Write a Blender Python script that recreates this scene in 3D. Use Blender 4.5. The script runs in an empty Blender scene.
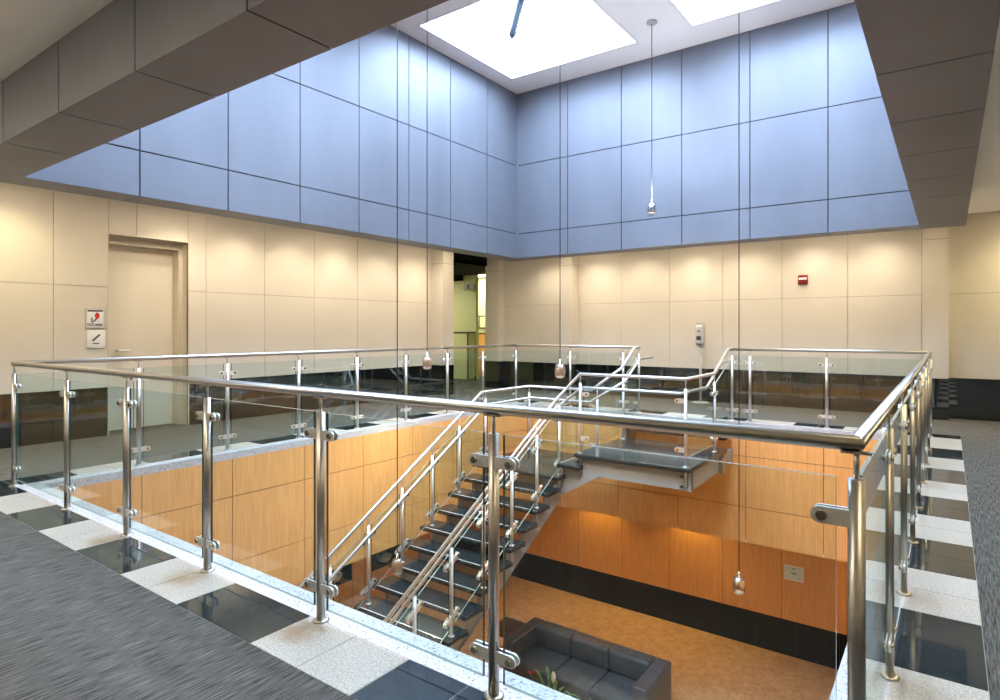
import bpy, math, random
from mathutils import Vector, Matrix
random.seed(7)
S = bpy.context.scene
COL = S.collection
PI = math.pi

# ------------------------------------------------------------------ camera, sky, exposure
cam_data = bpy.data.cameras.new('camera')
cam_data.sensor_fit = 'HORIZONTAL'; cam_data.sensor_width = 36.0
cam_data.lens = 615 * 36 / 1000.0
cam_data.shift_y = -0.0206
cam_data.clip_start = 0.05; cam_data.clip_end = 200
cam = bpy.data.objects.new('camera', cam_data); COL.objects.link(cam)
cam.location = (6.46, -1.80, 1.34)
cam.rotation_euler = (PI/2, 0, math.atan2(.5896, .8076))
S.camera = cam

world = bpy.data.worlds.new('sky'); S.world = world; world.use_nodes = True
SKY_COL = (0.62, 0.78, 1.0, 1); SKY_STR = 14.5
bg = world.node_tree.nodes['Background']
bg.inputs[0].default_value = SKY_COL; bg.inputs[1].default_value = SKY_STR

S.view_settings.view_transform = 'Standard'; S.view_settings.look = 'None'
S.view_settings.gamma = 1.0; S.view_settings.use_curve_mapping = False
S.view_settings.exposure = 1.3
S.cycles.use_denoising = True
S.cycles.max_bounces = 10; S.cycles.diffuse_bounces = 5; S.cycles.glossy_bounces = 5
S.cycles.transparent_max_bounces = 40; S.cycles.transmission_bounces = 6
S.cycles.sample_clamp_indirect = 6.0
S.cycles.caustics_reflective = False; S.cycles.caustics_refractive = False

SKYLIGHTS = [(.468, 4.50), (3.56, 4.50), (.468, .80), (3.56, .80)]; SKW = 2.25
Z_SKY = 5.60; Z_GLZ = 6.36
for sx, sy in SKYLIGHTS:                                   # portals guide the daylight through the openings
    L = bpy.data.lights.new('skylight_portal', 'AREA'); L.shape = 'SQUARE'; L.size = SKW
    L.cycles.is_portal = True
    o = bpy.data.objects.new('skylight_portal', L); COL.objects.link(o)
    o.location = (sx + SKW/2, sy + SKW/2, Z_GLZ - .02)

WARM = (1.0, .86, .66); YEL = (1.0, .86, .48)
def spot(x, y, z, power, col, size=115, target=None, radius=.05):
    L = bpy.data.lights.new('spot_lamp', 'SPOT'); L.energy = power; L.color = col
    L.spot_size = math.radians(size); L.spot_blend = 1.0; L.shadow_soft_size = radius
    o = bpy.data.objects.new('spot_lamp', L); COL.objects.link(o); o.location = (x, y, z)
    if target is not None:
        d = Vector(target) - Vector((x, y, z)); o.rotation_euler = d.to_track_quat('-Z', 'Y').to_euler()
    return o
def area(x, y, z, sx, sy, power, col, rot=(0, 0, 0)):
    L = bpy.data.lights.new('area_light', 'AREA'); L.shape = 'RECTANGLE'; L.size = sx; L.size_y = sy
    L.energy = power; L.color = col
    o = bpy.data.objects.new('area_light', L); COL.objects.link(o); o.location = (x, y, z); o.rotation_euler = rot
    return o

# ------------------------------------------------------------------ materials
def new_mat(name):
    m = bpy.data.materials.new(name); m.use_nodes = True
    nt = m.node_tree; b = nt.nodes['Principled BSDF']
    return m, nt, b
def plain(name, col, rough=.5, metal=0.0, spec=.5, ior=1.5, emit=None, estr=0):
    m, nt, b = new_mat(name)
    b.inputs['Base Color'].default_value = (*col, 1); b.inputs['Roughness'].default_value = rough
    b.inputs['Metallic'].default_value = metal; b.inputs['IOR'].default_value = ior
    b.inputs['Specular IOR Level'].default_value = spec
    if emit: b.inputs['Emission Color'].default_value = (*emit, 1); b.inputs['Emission Strength'].default_value = estr
    return m
def noisy(name, c1, c2, scale=(1, 1, 1), nscale=5, detail=4, rough=.5, metal=0.0, ior=1.5, lo=.35, hi=.65, c3=None, nscale2=40, f3=(.62, .70), bump=0.0, spec=.5, rough2=None):
    m, nt, b = new_mat(name); N = nt.nodes; Lk = nt.links
    geo = N.new('ShaderNodeNewGeometry'); mp = N.new('ShaderNodeMapping'); mp.inputs['Scale'].default_value = scale
    Lk.new(geo.outputs['Position'], mp.inputs['Vector'])
    nz = N.new('ShaderNodeTexNoise'); nz.inputs['Scale'].default_value = nscale; nz.inputs['Detail'].default_value = detail
    Lk.new(mp.outputs[0], nz.inputs['Vector'])
    rp = N.new('ShaderNodeValToRGB'); rp.color_ramp.elements[0].position = lo; rp.color_ramp.elements[1].position = hi
    rp.color_ramp.elements[0].color = (*c1, 1); rp.color_ramp.elements[1].color = (*c2, 1)
    Lk.new(nz.outputs['Fac'], rp.inputs[0]); out = rp.outputs[0]
    if c3:
        n2 = N.new('ShaderNodeTexNoise'); n2.inputs['Scale'].default_value = nscale2; n2.inputs['Detail'].default_value = 2
        Lk.new(mp.outputs[0], n2.inputs['Vector'])
        mr = N.new('ShaderNodeMapRange'); mr.inputs[1].default_value = f3[0]; mr.inputs[2].default_value = f3[1]
        Lk.new(n2.outputs['Fac'], mr.inputs[0])
        mx = N.new('ShaderNodeMix'); mx.data_type = 'RGBA'; mx.inputs['B'].default_value = (*c3, 1)
        Lk.new(mr.outputs[0], mx.inputs['Factor']); Lk.new(out, mx.inputs['A']); out = mx.outputs['Result']
    Lk.new(out, b.inputs['Base Color'])
    b.inputs['Roughness'].default_value = rough; b.inputs['Metallic'].default_value = metal; b.inputs['IOR'].default_value = ior
    b.inputs['Specular IOR Level'].default_value = spec
    if bump:
        bp = N.new('ShaderNodeBump'); bp.inputs['Strength'].default_value = bump; bp.inputs['Distance'].default_value = .01
        Lk.new(nz.outputs['Fac'], bp.inputs['Height']); Lk.new(bp.outputs[0], b.inputs['Normal'])
    m['out'] = 1
    return m

M = {}
M['cream'] = noisy('cream wall panel', (.585, .54, .475), (.615, .57, .505), nscale=1.5, rough=.55, ior=1.4)
M['cream_gap'] = plain('wall panel joint', (.22, .18, .13), .8)
M['white'] = noisy('white painted ceiling', (.89, .89, .88), (.91, .91, .90), nscale=2, rough=.8, spec=.2)
M['shaft'] = plain('white skylight shaft paint', (.85, .85, .86), .8, spec=.2)
M['panel'] = noisy('grey metal wall panel', (.17, .18, .217), (.20, .212, .252), scale=(1, 1, .35), nscale=1.6, rough=.50, metal=.35, lo=.3, hi=.7)
M['panel_gap'] = plain('dark panel joint', (.012, .012, .014), .8)
M['granite_black'] = noisy('polished black granite', (.0015, .0025, .0035), (.004, .006, .007), nscale=25, rough=.035, ior=2.0)
M['granite_low'] = noisy('black granite base', (.006, .007, .008), (.009, .010, .012), nscale=25, rough=.25, ior=1.4, spec=.3)
M['granite_gap'] = plain('granite joint', (.09, .095, .10), .5)
M['tread'] = noisy('dark slate tread stone', (.009, .014, .019), (.018, .025, .031), nscale=30, rough=.16, ior=1.6)
M['landing'] = noisy('dark landing stone', (.018, .022, .026), (.032, .036, .04), nscale=30, rough=.14, ior=1.6)
M['tile_dark'] = noisy('polished dark tile', (.014, .021, .026), (.03, .042, .05), nscale=18, rough=.05, ior=1.65)
M['grout'] = plain('pale tile grout', (.45, .45, .43), .8)
M['ledge'] = noisy('pale speckled granite kerb', (.47, .46, .475), (.61, .60, .61), nscale=60, rough=.22, c3=(.16, .15, .16), nscale2=90, f3=(.60, .68))
M['ledge_gap'] = plain('kerb joint', (.10, .10, .10), .8)
M['lower_floor'] = noisy('tan terrazzo floor', (.52, .315, .165), (.66, .425, .24), nscale=9, detail=6, rough=.28, c3=(.33, .185, .09), nscale2=45, f3=(.55, .68))
M['steel'] = plain('brushed stainless steel', (.47, .45, .42), .34, 1.0)
M['steel_bright'] = plain('polished stainless steel', (.80, .79, .77), .38, .75)
M['steel_rail'] = plain('satin stair rail steel', (.60, .61, .63), .38, .85)
M['bolt'] = plain('steel bolt head', (.55, .50, .40), .25, 1.0)
M['stringer'] = plain('light grey painted steel', (.31, .315, .345), .45)
M['nosing'] = plain('pale tread edge highlight', (.55, .56, .57), .4)
M['wire'] = plain('dark suspension cable', (.02, .02, .025), .8, 0, .2)
M['leather'] = noisy('dark grey leather', (.070, .085, .108), (.092, .110, .138), nscale=8, rough=.32)
M['dark_wood'] = plain('dark brown wood', (.06, .035, .02), .4)
M['door'] = noisy('cream door leaf', (.72, .66, .56), (.74, .68, .58), nscale=3, rough=.45)
M['door_frame'] = plain('taupe door frame paint', (.62, .56, .46), .45)
M['green_wall'] = plain('pale yellow green paint', (.60, .60, .36), .6)
M['black_panel'] = plain('black ceiling finish', (.005, .005, .006), .9, spec=.1)
M['red'] = plain('red alarm plastic', (.19, .008, .012), .4)
M['white_plastic'] = plain('white plastic', (.88, .88, .87), .4)
M['grey_plastic'] = plain('pale grey plastic', (.48, .48, .47), .4)
M['dark_plastic'] = plain('dark grey plastic', (.05, .05, .055), .4)
M['sign_white'] = plain('white sign face', (.74, .75, .78), .4)
M['sign_ink'] = plain('dark sign print', (.05, .05, .06), .6)
M['sign_red'] = plain('red sign print', (.55, .02, .02), .6)
M['sign_blue'] = plain('pale blue certificate paper', (.68, .84, .93), .5)
M['leaf'] = noisy('green strap leaf', (.05, .13, .03), (.12, .24, .06), nscale=10, rough=.4)
M['petal_white'] = plain('cream white spathe', (.75, .70, .50), .5)
M['petal_red'] = plain('red flower', (.45, .03, .04), .5)
M['petal_orange'] = plain('orange flower', (.60, .18, .04), .5)
M['pot'] = plain('dark glazed pot', (.05, .045, .04), .3)
M['soil'] = plain('potting soil', (.03, .02, .012), .9)
M['skybar'] = plain('blue grey skylight bar', (.012, .02, .035), .6, 0, .2)
M['tube_light'] = plain('lit lamp lens', (.9, .9, .8), .4, emit=(1, .95, .72), estr=9)
M['lamp_lens'] = plain('lit downlight lens', (.9, .85, .7), .4, emit=(1, .8, .5), estr=5)
M['bronze'] = plain('brushed pendant metal', (.62, .52, .48), .28, 1.0)
M['chrome'] = plain('chrome pendant shell', (.78, .77, .77), .12, 1.0)

def make_wood():
    m, nt, b = new_mat('honey maple veneer'); N = nt.nodes; L = nt.links
    geo = N.new('ShaderNodeNewGeometry'); mp = N.new('ShaderNodeMapping'); mp.inputs['Scale'].default_value = (9, 9, .7)
    L.new(geo.outputs['Position'], mp.inputs['Vector'])
    n1 = N.new('ShaderNodeTexNoise'); n1.inputs['Scale'].default_value = 3.2; n1.inputs['Detail'].default_value = 6; n1.inputs['Distortion'].default_value = .6
    L.new(mp.outputs[0], n1.inputs['Vector'])
    r = N.new('ShaderNodeValToRGB'); r.color_ramp.elements[0].position = .32; r.color_ramp.elements[1].position = .68
    r.color_ramp.elements[0].color = (.80, .385, .125, 1); r.color_ramp.elements[1].color = (.88, .465, .17, 1)
    L.new(n1.outputs['Fac'], r.inputs[0])
    mp2 = N.new('ShaderNodeMapping'); mp2.inputs['Scale'].default_value = (60, 60, 1.6); L.new(geo.outputs['Position'], mp2.inputs['Vector'])
    n2 = N.new('ShaderNodeTexNoise'); n2.inputs['Scale'].default_value = 2; n2.inputs['Detail'].default_value = 3; L.new(mp2.outputs[0], n2.inputs['Vector'])
    mr = N.new('ShaderNodeMapRange'); mr.inputs[1].default_value = .35; mr.inputs[2].default_value = .7; mr.inputs[3].default_value = .86; mr.inputs[4].default_value = 1.04
    L.new(n2.outputs['Fac'], mr.inputs[0])
    mx = N.new('ShaderNodeMix'); mx.data_type = 'RGBA'; mx.blend_type = 'MULTIPLY'; mx.inputs['Factor'].default_value = 1
    L.new(r.outputs[0], mx.inputs['A']); L.new(mr.outputs[0], mx.inputs['B']); L.new(mx.outputs['Result'], b.inputs['Base Color'])
    b.inputs['Roughness'].default_value = .38; b.inputs['IOR'].default_value = 1.45
    return m
M['wood'] = make_wood()
M['wood_gap'] = plain('wood panel joint', (.05, .022, .008), .8)

def make_carpet():
    m, nt, b = new_mat('charcoal striated carpet'); N = nt.nodes; L = nt.links
    geo = N.new('ShaderNodeNewGeometry'); mp = N.new('ShaderNodeMapping'); mp.inputs['Scale'].default_value = (75, 3.4, 1)
    L.new(geo.outputs['Position'], mp.inputs['Vector'])
    n1 = N.new('ShaderNodeTexNoise'); n1.inputs['Scale'].default_value = 2.2; n1.inputs['Detail'].default_value = 5; n1.inputs['Roughness'].default_value = .7
    L.new(mp.outputs[0], n1.inputs['Vector'])
    r = N.new('ShaderNodeValToRGB'); r.color_ramp.elements[0].position = .36; r.color_ramp.elements[1].position = .70
    r.color_ramp.elements[0].color = (.022, .0215, .0205, 1); r.color_ramp.elements[1].color = (.20, .195, .185, 1)
    L.new(n1.outputs['Fac'], r.inputs[0]); L.new(r.outputs[0], b.inputs['Base Color'])
    b.inputs['Roughness'].default_value = .95; b.inputs['Specular IOR Level'].default_value = .1
    bp = N.new('ShaderNodeBump'); bp.inputs['Strength'].default_value = .5; bp.inputs['Distance'].default_value = .004
    L.new(n1.outputs['Fac'], bp.inputs['Height']); L.new(bp.outputs[0], b.inputs['Normal'])
    return m
M['carpet'] = make_carpet()

def make_tile_light():
    m, nt, b = new_mat('pale speckled granite tile'); N = nt.nodes; L = nt.links
    geo = N.new('ShaderNodeNewGeometry')
    n1 = N.new('ShaderNodeTexNoise'); n1.inputs['Scale'].default_value = 110; n1.inputs['Detail'].default_value = 4; L.new(geo.outputs['Position'], n1.inputs['Vector'])
    r = N.new('ShaderNodeValToRGB'); r.color_ramp.elements[0].position = .36; r.color_ramp.elements[1].position = .60
    r.color_ramp.elements[0].color = (.36, .335, .31, 1); r.color_ramp.elements[1].color = (.58, .55, .52, 1)
    L.new(n1.outputs['Fac'], r.inputs[0])
    # rust stains on the stone just outside each post foot
    sx = N.new('ShaderNodeSeparateXYZ'); L.new(geo.outputs['Position'], sx.inputs[0])
    def mth(op, a, c=None):
        n = N.new('ShaderNodeMath'); n.operation = op
        for i, v in enumerate((a, c)):
            if v is None: continue
            if hasattr(v, 'is_linked'): L.new(v, n.inputs[i])
            else: n.inputs[i].default_value = v
        return n.outputs[0]
    dx = mth('SUBTRACT', mth('FLOORED_MODULO', mth('SUBTRACT', sx.outputs[0], .652), .992), .496)
    dy = mth('MULTIPLY', mth('ADD', sx.outputs[1], .135), 1.3)
    d = mth('SQRT', mth('ADD', mth('MULTIPLY', dx, dx), mth('MULTIPLY', dy, dy)))
    n3 = N.new('ShaderNodeTexNoise'); n3.inputs['Scale'].default_value = 14; n3.inputs['Detail'].default_value = 4; L.new(geo.outputs['Position'], n3.inputs['Vector'])
    d2 = mth('ADD', d, mth('MULTIPLY', n3.outputs['Fac'], .16))
    mr = N.new('ShaderNodeMapRange'); mr.inputs[1].default_value = .23; mr.inputs[2].default_value = .10; mr.inputs[3].default_value = 0; mr.inputs[4].default_value = .7
    L.new(d2, mr.inputs[0])
    mx = N.new('ShaderNodeMix'); mx.data_type = 'RGBA'; mx.inputs['B'].default_value = (.28, .17, .06, 1)
    L.new(mr.outputs[0], mx.inputs['Factor']); L.new(r.outputs[0], mx.inputs['A']); L.new(mx.outputs['Result'], b.inputs['Base Color'])
    b.inputs['Roughness'].default_value = .3
    return m
M['tile_light'] = make_tile_light()

def make_glass(name, tint, ior, refl=1.0):
    m = bpy.data.materials.new(name); m.use_nodes = True; nt = m.node_tree; N = nt.nodes; L = nt.links
    N.remove(N['Principled BSDF']); out = N['Material Output']
    tr = N.new('ShaderNodeBsdfTransparent'); tr.inputs[0].default_value = (*tint, 1)
    gl = N.new('ShaderNodeBsdfGlossy'); gl.inputs['Roughness'].default_value = 0.0; gl.inputs[0].default_value = (.96, 1, .98, 1)
    lw = N.new('ShaderNodeLayerWeight'); lw.inputs[0].default_value = .5
    f0 = ((ior-1)/(ior+1))**2 * refl
    pw = N.new('ShaderNodeMath'); pw.operation = 'POWER'; pw.inputs[1].default_value = 5; L.new(lw.outputs['Facing'], pw.inputs[0])
    mu = N.new('ShaderNodeMath'); mu.operation = 'MULTIPLY_ADD'; mu.inputs[1].default_value = 1-f0; mu.inputs[2].default_value = f0; mu.use_clamp = True; L.new(pw.outputs[0], mu.inputs[0])
    mx = N.new('ShaderNodeMixShader'); L.new(mu.outputs[0], mx.inputs[0]); L.new(tr.outputs[0], mx.inputs[1]); L.new(gl.outputs[0], mx.inputs[2])
    L.new(mx.outputs[0], out.inputs[0]); return m
M['glass'] = make_glass('clear balustrade glass', (.92, .975, .975), 1.52)
M['glazing'] = make_glass('skylight glazing', (.95, .97, .98), 1.3)
M['glass_edge'] = plain('green glass edge', (.03, .085, .075), .15)
M['glass_rim'] = plain('polished pale glass rim', (.26, .32, .31), .15)
M['pendant_glass'] = plain('frosted pendant glass', (.85, .83, .80), .25)

# ------------------------------------------------------------------ mesh builder
class MB:
    def __init__(s): s.v = []; s.f = []; s.m = []; s.s = []
    def quad(s, pts, mi=0, sm=False):
        b = len(s.v); s.v += [tuple(p) for p in pts]; s.f.append(tuple(range(b, b + len(pts)))); s.m.append(mi); s.s.append(sm)
    def box(s, lo, hi, mi=0):
        x0, y0, z0 = lo; x1, y1, z1 = hi; b = len(s.v)
        s.v += [(x0,y0,z0),(x1,y0,z0),(x1,y1,z0),(x0,y1,z0),(x0,y0,z1),(x1,y0,z1),(x1,y1,z1),(x0,y1,z1)]
        for q in ((0,3,2,1),(4,5,6,7),(0,1,5,4),(1,2,6,5),(2,3,7,6),(3,0,4,7)):
            s.f.append(tuple(b+i for i in q)); s.m.append(mi); s.s.append(False)
    def rbox(s, lo, hi, r=.02, mi=0, seg=3):
        """box with rounded edges: rounded outline in XY swept with rounded top and bottom"""
        x0, y0, z0 = lo; x1, y1, z1 = hi
        r = min(r, (x1-x0)/2.01, (y1-y0)/2.01, (z1-z0)/2.01)
        rings = []
        for zz, ins in [(z0 + r*(1-math.cos(a)), r*(1-math.sin(a))) for a in [PI/2*i/seg for i in range(seg+1)]] + \
                       [(z1 - r*(1-math.cos(a)), r*(1-math.sin(a))) for a in [PI/2*i/seg for i in range(seg, -1, -1)]]:
            ring = []
            rr = max(r - ins, .0005)
            for cx, cy, a0 in ((x1-r, y1-r, 0), (x0+r, y1-r, PI/2), (x0+r, y0+r, PI), (x1-r, y0+r, 3*PI/2)):
                for i in range(seg+1):
                    a = a0 + PI/2*i/seg; ring.append((cx + rr*math.cos(a), cy + rr*math.sin(a), zz))
            rings.append(ring)
        s.loft(rings, mi, True, True)
    def loft(s, rings, mi=0, sm=True, caps=True, closed=True):
        b = len(s.v); n = len(rings[0])
        for r in rings: s.v += [tuple(p) for p in r]
        for k in range(len(rings)-1):
            for i in range(n if closed else n-1):
                j = (i+1) % n
                s.f.append((b+k*n+i, b+k*n+j, b+(k+1)*n+j, b+(k+1)*n+i)); s.m.append(mi); s.s.append(sm)
        if caps:
            s.f.append(tuple(b+i for i in reversed(range(n)))); s.m.append(mi); s.s.append(False)
            e = b+(len(rings)-1)*n
            s.f.append(tuple(e+i for i in range(n))); s.m.append(mi); s.s.append(False)
    def cyl(s, p, q, r, r2=None, n=16, mi=0, caps=True):
        p = Vector(p); q = Vector(q); d = (q-p).normalized(); r2 = r if r2 is None else r2
        a = d.orthogonal().normalized(); c = d.cross(a)
        s.loft([[P + (a*math.cos(2*PI*i/n) + c*math.sin(2*PI*i/n))*R for i in range(n)] for P, R in ((p, r), (q, r2))], mi, True, caps)
    def tube(s, pts, r, n=16, mi=0, n0=None, n1=None):
        """mitred tube along a polyline; n0/n1 are optional end-plane normals"""
        P = [Vector(p) for p in pts]
        D = [(P[i+1]-P[i]).normalized() for i in range(len(P)-1)]
        a = D[0].cross(Vector((0,0,1)))
        if a.length < 1e-4: a = Vector((1,0,0))
        a.normalize(); c = D[0].cross(a).normalized()
        nn = Vector(n0).normalized() if n0 else D[0]
        ring = []
        for i in range(n):
            p = P[0] + (a*math.cos(2*PI*i/n) + c*math.sin(2*PI*i/n))*r
            ring.append(p + D[0]*((P[0]-p).dot(nn)/D[0].dot(nn)))
        rings = [ring]
        for k in range(1, len(P)):
            if k < len(P)-1: nn = (D[k-1]+D[k]).normalized()
            else: nn = Vector(n1).normalized() if n1 else D[-1]
            d = D[k-1]
            rings.append([p + d*((P[k]-p).dot(nn)/d.dot(nn)) for p in rings[-1]])
        s.loft(rings, mi, True, True)
    def lathe(s, prof, c=(0,0,0), n=20, mi=0):
        s.loft([[(c[0]+r*math.cos(2*PI*i/n), c[1]+r*math.sin(2*PI*i/n), c[2]+z) for i in range(n)] for r, z in prof], mi, True, True)
    def prism(s, poly, ax, t0, t1, mi=0):
        """poly: list of 2D points; ax: function (u,v,t)->xyz"""
        n = len(poly); b = len(s.v)
        s.v += [tuple(ax(u, v, t0)) for u, v in poly] + [tuple(ax(u, v, t1)) for u, v in poly]
        s.f.append(tuple(b+i for i in reversed(range(n)))); s.m.append(mi); s.s.append(False)
        s.f.append(tuple(b+n+i for i in range(n))); s.m.append(mi); s.s.append(False)
        for i in range(n):
            j = (i+1) % n; s.f.append((b+i, b+j, b+n+j, b+n+i)); s.m.append(mi); s.s.append(False)
    def mesh(s, name, mats):
        me = bpy.data.meshes.new(name); me.from_pydata(s.v, [], s.f)
        for m in (mats if isinstance(mats, (list, tuple)) else [mats]): me.materials.append(M[m] if isinstance(m, str) else m)
        me.polygons.foreach_set('material_index', s.m); me.polygons.foreach_set('use_smooth', s.s)
        import bmesh
        bm = bmesh.new(); bm.from_mesh(me); bmesh.ops.recalc_face_normals(bm, faces=bm.faces); bm.to_mesh(me); bm.free()
        me.update(); return me
    def build(s, name, mats, parent=None, loc=None, rz=0):
        return put(name, s.mesh(name, mats), parent, loc, rz)
def put(name, me, parent=None, loc=None, rz=0):
    o = bpy.data.objects.new(name, me); COL.objects.link(o)
    if parent is not None: o.parent = parent
    if loc is not None: o.location = loc
    if rz: o.rotation_euler = (0, 0, rz)
    return o
def thing(name, label, cat, loc=(0,0,0), rz=0, group=None):
    o = bpy.data.objects.new(name, None); COL.objects.link(o); o.location = loc; o.rotation_euler = (0,0,rz)
    o.empty_display_size = .1
    return tag(o, label, cat, group)
def tag(o, label, cat, group=None):
    o['label'] = label; o['category'] = cat
    if group: o['group'] = group
    return o
def struct(o, label=None, cat=None):
    o['kind'] = 'structure'
    if label: o['label'] = label
    if cat: o['category'] = cat
    return o

def subtract(rects, hole):
    out = []; a0, b0, a1, b1 = hole
    for (u0, v0, u1, v1) in rects:
        if u1 <= a0 or u0 >= a1 or v1 <= b0 or v0 >= b1: out.append((u0, v0, u1, v1)); continue
        if u0 < a0: out.append((u0, v0, a0, v1))
        if u1 > a1: out.append((a1, v0, u1, v1))
        if v0 < b0: out.append((max(u0, a0), v0, min(u1, a1), b0))
        if v1 > b1: out.append((max(u0, a0), b1, min(u1, a1), v1))
    return [r for r in out if r[2]-r[0] > .01 and r[3]-r[1] > .01]
def cells(us, vs): return [(us[i], vs[j], us[i+1], vs[j+1]) for i in range(len(us)-1) for j in range(len(vs)-1)]
def panels(mb, rects, ax, gap=.006, t=.012, mi=0, gi=1, back=.03, holes=()):
    """rects (u0,v0,u1,v1) become raised panels, t thick outwards, on a joint-coloured backing; ax(u,v,t)->xyz"""
    U0 = min(r[0] for r in rects); U1 = max(r[2] for r in rects); V0 = min(r[1] for r in rects); V1 = max(r[3] for r in rects)
    g = gap/2; e = 1e-4
    for (u0, v0, u1, v1) in rects:
        a0 = u0 if u0 < U0+e else u0+g; a1 = u1 if u1 > U1-e else u1-g; b0 = v0 if v0 < V0+e else v0+g; b1 = v1 if v1 > V1-e else v1-g
        mb.prism([(a0, b0), (a1, b0), (a1, b1), (a0, b1)], ax, 0, t, mi)
    e2 = .0015; bk = [(U0+e2, V0+e2, U1-e2, V1-e2)]
    for h in holes: bk = subtract(bk, h)
    for (u0, v0, u1, v1) in bk:
        mb.prism([(u0, v0), (u1, v0), (u1, v1), (u0, v1)], ax, -back, 0.0, gi)

# ------------------------------------------------------------------ main dimensions
RX, RY = 6.27, 7.55                    # railing centre lines 0..RX, 0..RY
E0, EX, EY = .16, 6.11, 7.39           # opening edges
B0, BX, BY = -.31, 6.58, 7.85          # outer edge of the stone border
WL, WB, WR, WF = -2.13, 9.70, 8.40, -2.90
ZS, ZC = 2.63, 3.06                    # bulkhead underside, corridor ceiling
ZL, ZF = -1.71, -4.28                  # lower soffit, lower floor
IX0, IX1, IY0, IY1 = .14, 6.16, .03, 7.38
OX0, OX1, OY0, OY1 = -.25, 6.63, -.395, 7.77
ZW = .61
DY0, DY1, DZ = 1.566, 2.573, 2.55
XJ = [.14, 1.19, 2.185, 3.178, 4.168, 5.16, 6.16]
YJ = [.03, .95, 1.852, 2.769, 3.687, 4.618, 5.541, 6.486, 7.38]

# ------------------------------------------------------------------ upper floor
mb = MB()
mb.box((WL-.1, WF, -.05), (WR, B0, 0)); mb.box((WL-.1, BY, -.05), (WR, WB, 0))
mb.box((WL-.1, B0, -.05), (B0, BY, 0)); mb.box((BX, B0, -.05), (WR, BY, 0))
mb.box((-7.0, 7.9, -.05), (WL-.1, 13.0, 0)); mb.box((WL-.40, DY0-.02, -.05), (WL-.1, DY1+.02, 0))
struct(mb.build('floor', 'carpet'))

xe = [B0, .33, .95, 1.57, 2.19, 2.80, 3.42, 4.05, 4.69, 5.31, 5.93, BX]
ye = [0.0] + [-.14+.622*k for k in range(1, 12)] + [RY]
mb = MB(); g = .0022
def tile_run(edges, horiz, c0, c1, dark0):
    for i in range(len(edges)-1):
        a, b = edges[i], edges[i+1]; d = (i % 2 == 0) == dark0
        subs = [(a, (a+b)/2), ((a+b)/2, b)] if b-a > .45 else [(a, b)]
        for p, q in subs:
            lo, hi = ((p+g, c0+g, -.012), (q-g, c1-g, .001)) if horiz else ((c0+g, p+g, -.012), (c1-g, q-g, .001))
            mb.box(lo, hi, 0 if d else 1)
tile_run(xe, True, B0, 0, True); tile_run(xe, True, RY, BY, True)
tile_run(ye, False, B0, 0, True); tile_run(ye, False, RX, BX, True)
mb.box((B0, B0, -.05), (BX, 0, -.001), 2); mb.box((B0, RY, -.05), (BX, BY, -.001), 2)
mb.box((B0, 0, -.05), (0, RY, -.001), 2); mb.box((RX, 0, -.05), (BX, RY, -.001), 2)
struct(mb.build('trim_1', ['tile_dark', 'tile_light', 'grout']))

mb = MB()   # pale granite kerb round the opening: two strips with a joint between
def ring(mb, o0, o1, i0, i1, z0, z1, mi=0):
    (ax, ay), (bx, by) = o0, o1; (cx, cy), (dx, dy) = i0, i1
    mb.box((ax, ay, z0), (bx, cy, z1), mi); mb.box((ax, dy, z0), (bx, by, z1), mi)
    mb.box((ax, cy, z0), (cx, dy, z1), mi); mb.box((dx, cy, z0), (bx, dy, z1), mi)
ring(mb, (0, 0), (RX, RY), (.083, .083), (RX-.083, RY-.083), -.05, .002)
ring(mb, (.087, .087), (RX-.087, RY-.087), (E0, E0), (EX, EY), -.07, .004)
ring(mb, (.01, .01), (RX-.01, RY-.01), (E0-.01, E0-.01), (EX+.01, EY+.01), -.06, -.004, 1)
struct(mb.build('trim_2', ['ledge', 'ledge_gap']))

# floor structure: wood clad faces of the opening, soffit below
def face_panels(name, us, vs, ax, mats, gap, t=.012, holes=(), back=.03):
    mb = MB(); rects = cells(us, vs)
    for h in holes: rects = subtract(rects, h)
    panels(mb, rects, ax, gap, t, holes=holes, back=back)
    return struct(mb.build(name, mats))
wv = [ZL, -1.205, -.48, -.07]
wy = [E0, .96, 1.89, 2.82, 3.74, 4.67, 5.60, 6.53, EY]; wx = [E0, 1.13, 2.12, 3.115, 4.11, 5.105, EX]
WM = ['wood', 'wood_gap']
face_panels('wall_left_fascia', wy, wv, lambda u, v, t: (E0-.012+t, u, v), WM, .008)
face_panels('wall_right_fascia', wy, wv, lambda u, v, t: (EX+.012-t, u, v), WM, .008)
face_panels('wall_back_fascia', wx, wv, lambda u, v, t: (u, EY+.012-t, v), WM, .008)
face_panels('wall_front_fascia', wx, wv, lambda u, v, t: (u, E0-.012+t, v), WM, .008)
mb = MB()
ring(mb, (-3.6, WF-.1), (WR+.1, WB+.1), (E0-.002, E0-.002), (EX+.002, EY+.002), ZL+.001, ZL+.04)
struct(mb.build('ceiling_lower', 'white'))

# ------------------------------------------------------------------ lower hall
mb = MB(); mb.box((-3.6, WF-.1, ZF-.1), (WR+.1, WB+.1, ZF)); struct(mb.build('floor_lower', 'lower_floor'))
lz = [ZF+.61, ZL]
lx = [-3.4+.0, -2.88, -1.88, -.88, .127, 1.12, 2.11, 3.11, 4.115, 5.11, 6.11, 7.11, WR]
ly = [WF, -1.9, -.9, .1, 1.1, 2.1, 3.1, 4.1, 5.1, 6.1, 7.1, 8.1, 9.1, WB]
face_panels('wall_lower_back', lx, lz, lambda u, v, t: (u, WB-t, v), WM, .008)
face_panels('wall_lower_right', ly, lz, lambda u, v, t: (WR-t, u, v), WM, .008)
face_panels('wall_lower_front', lx, lz, lambda u, v, t: (u, WF+t, v), WM, .008)
NICHES = [(5.74, 6.57), (7.09, 7.94)]; NZ = ZF+.50
nh = [(a, NZ, b, ZL-.02) for a, b in NICHES]
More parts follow.
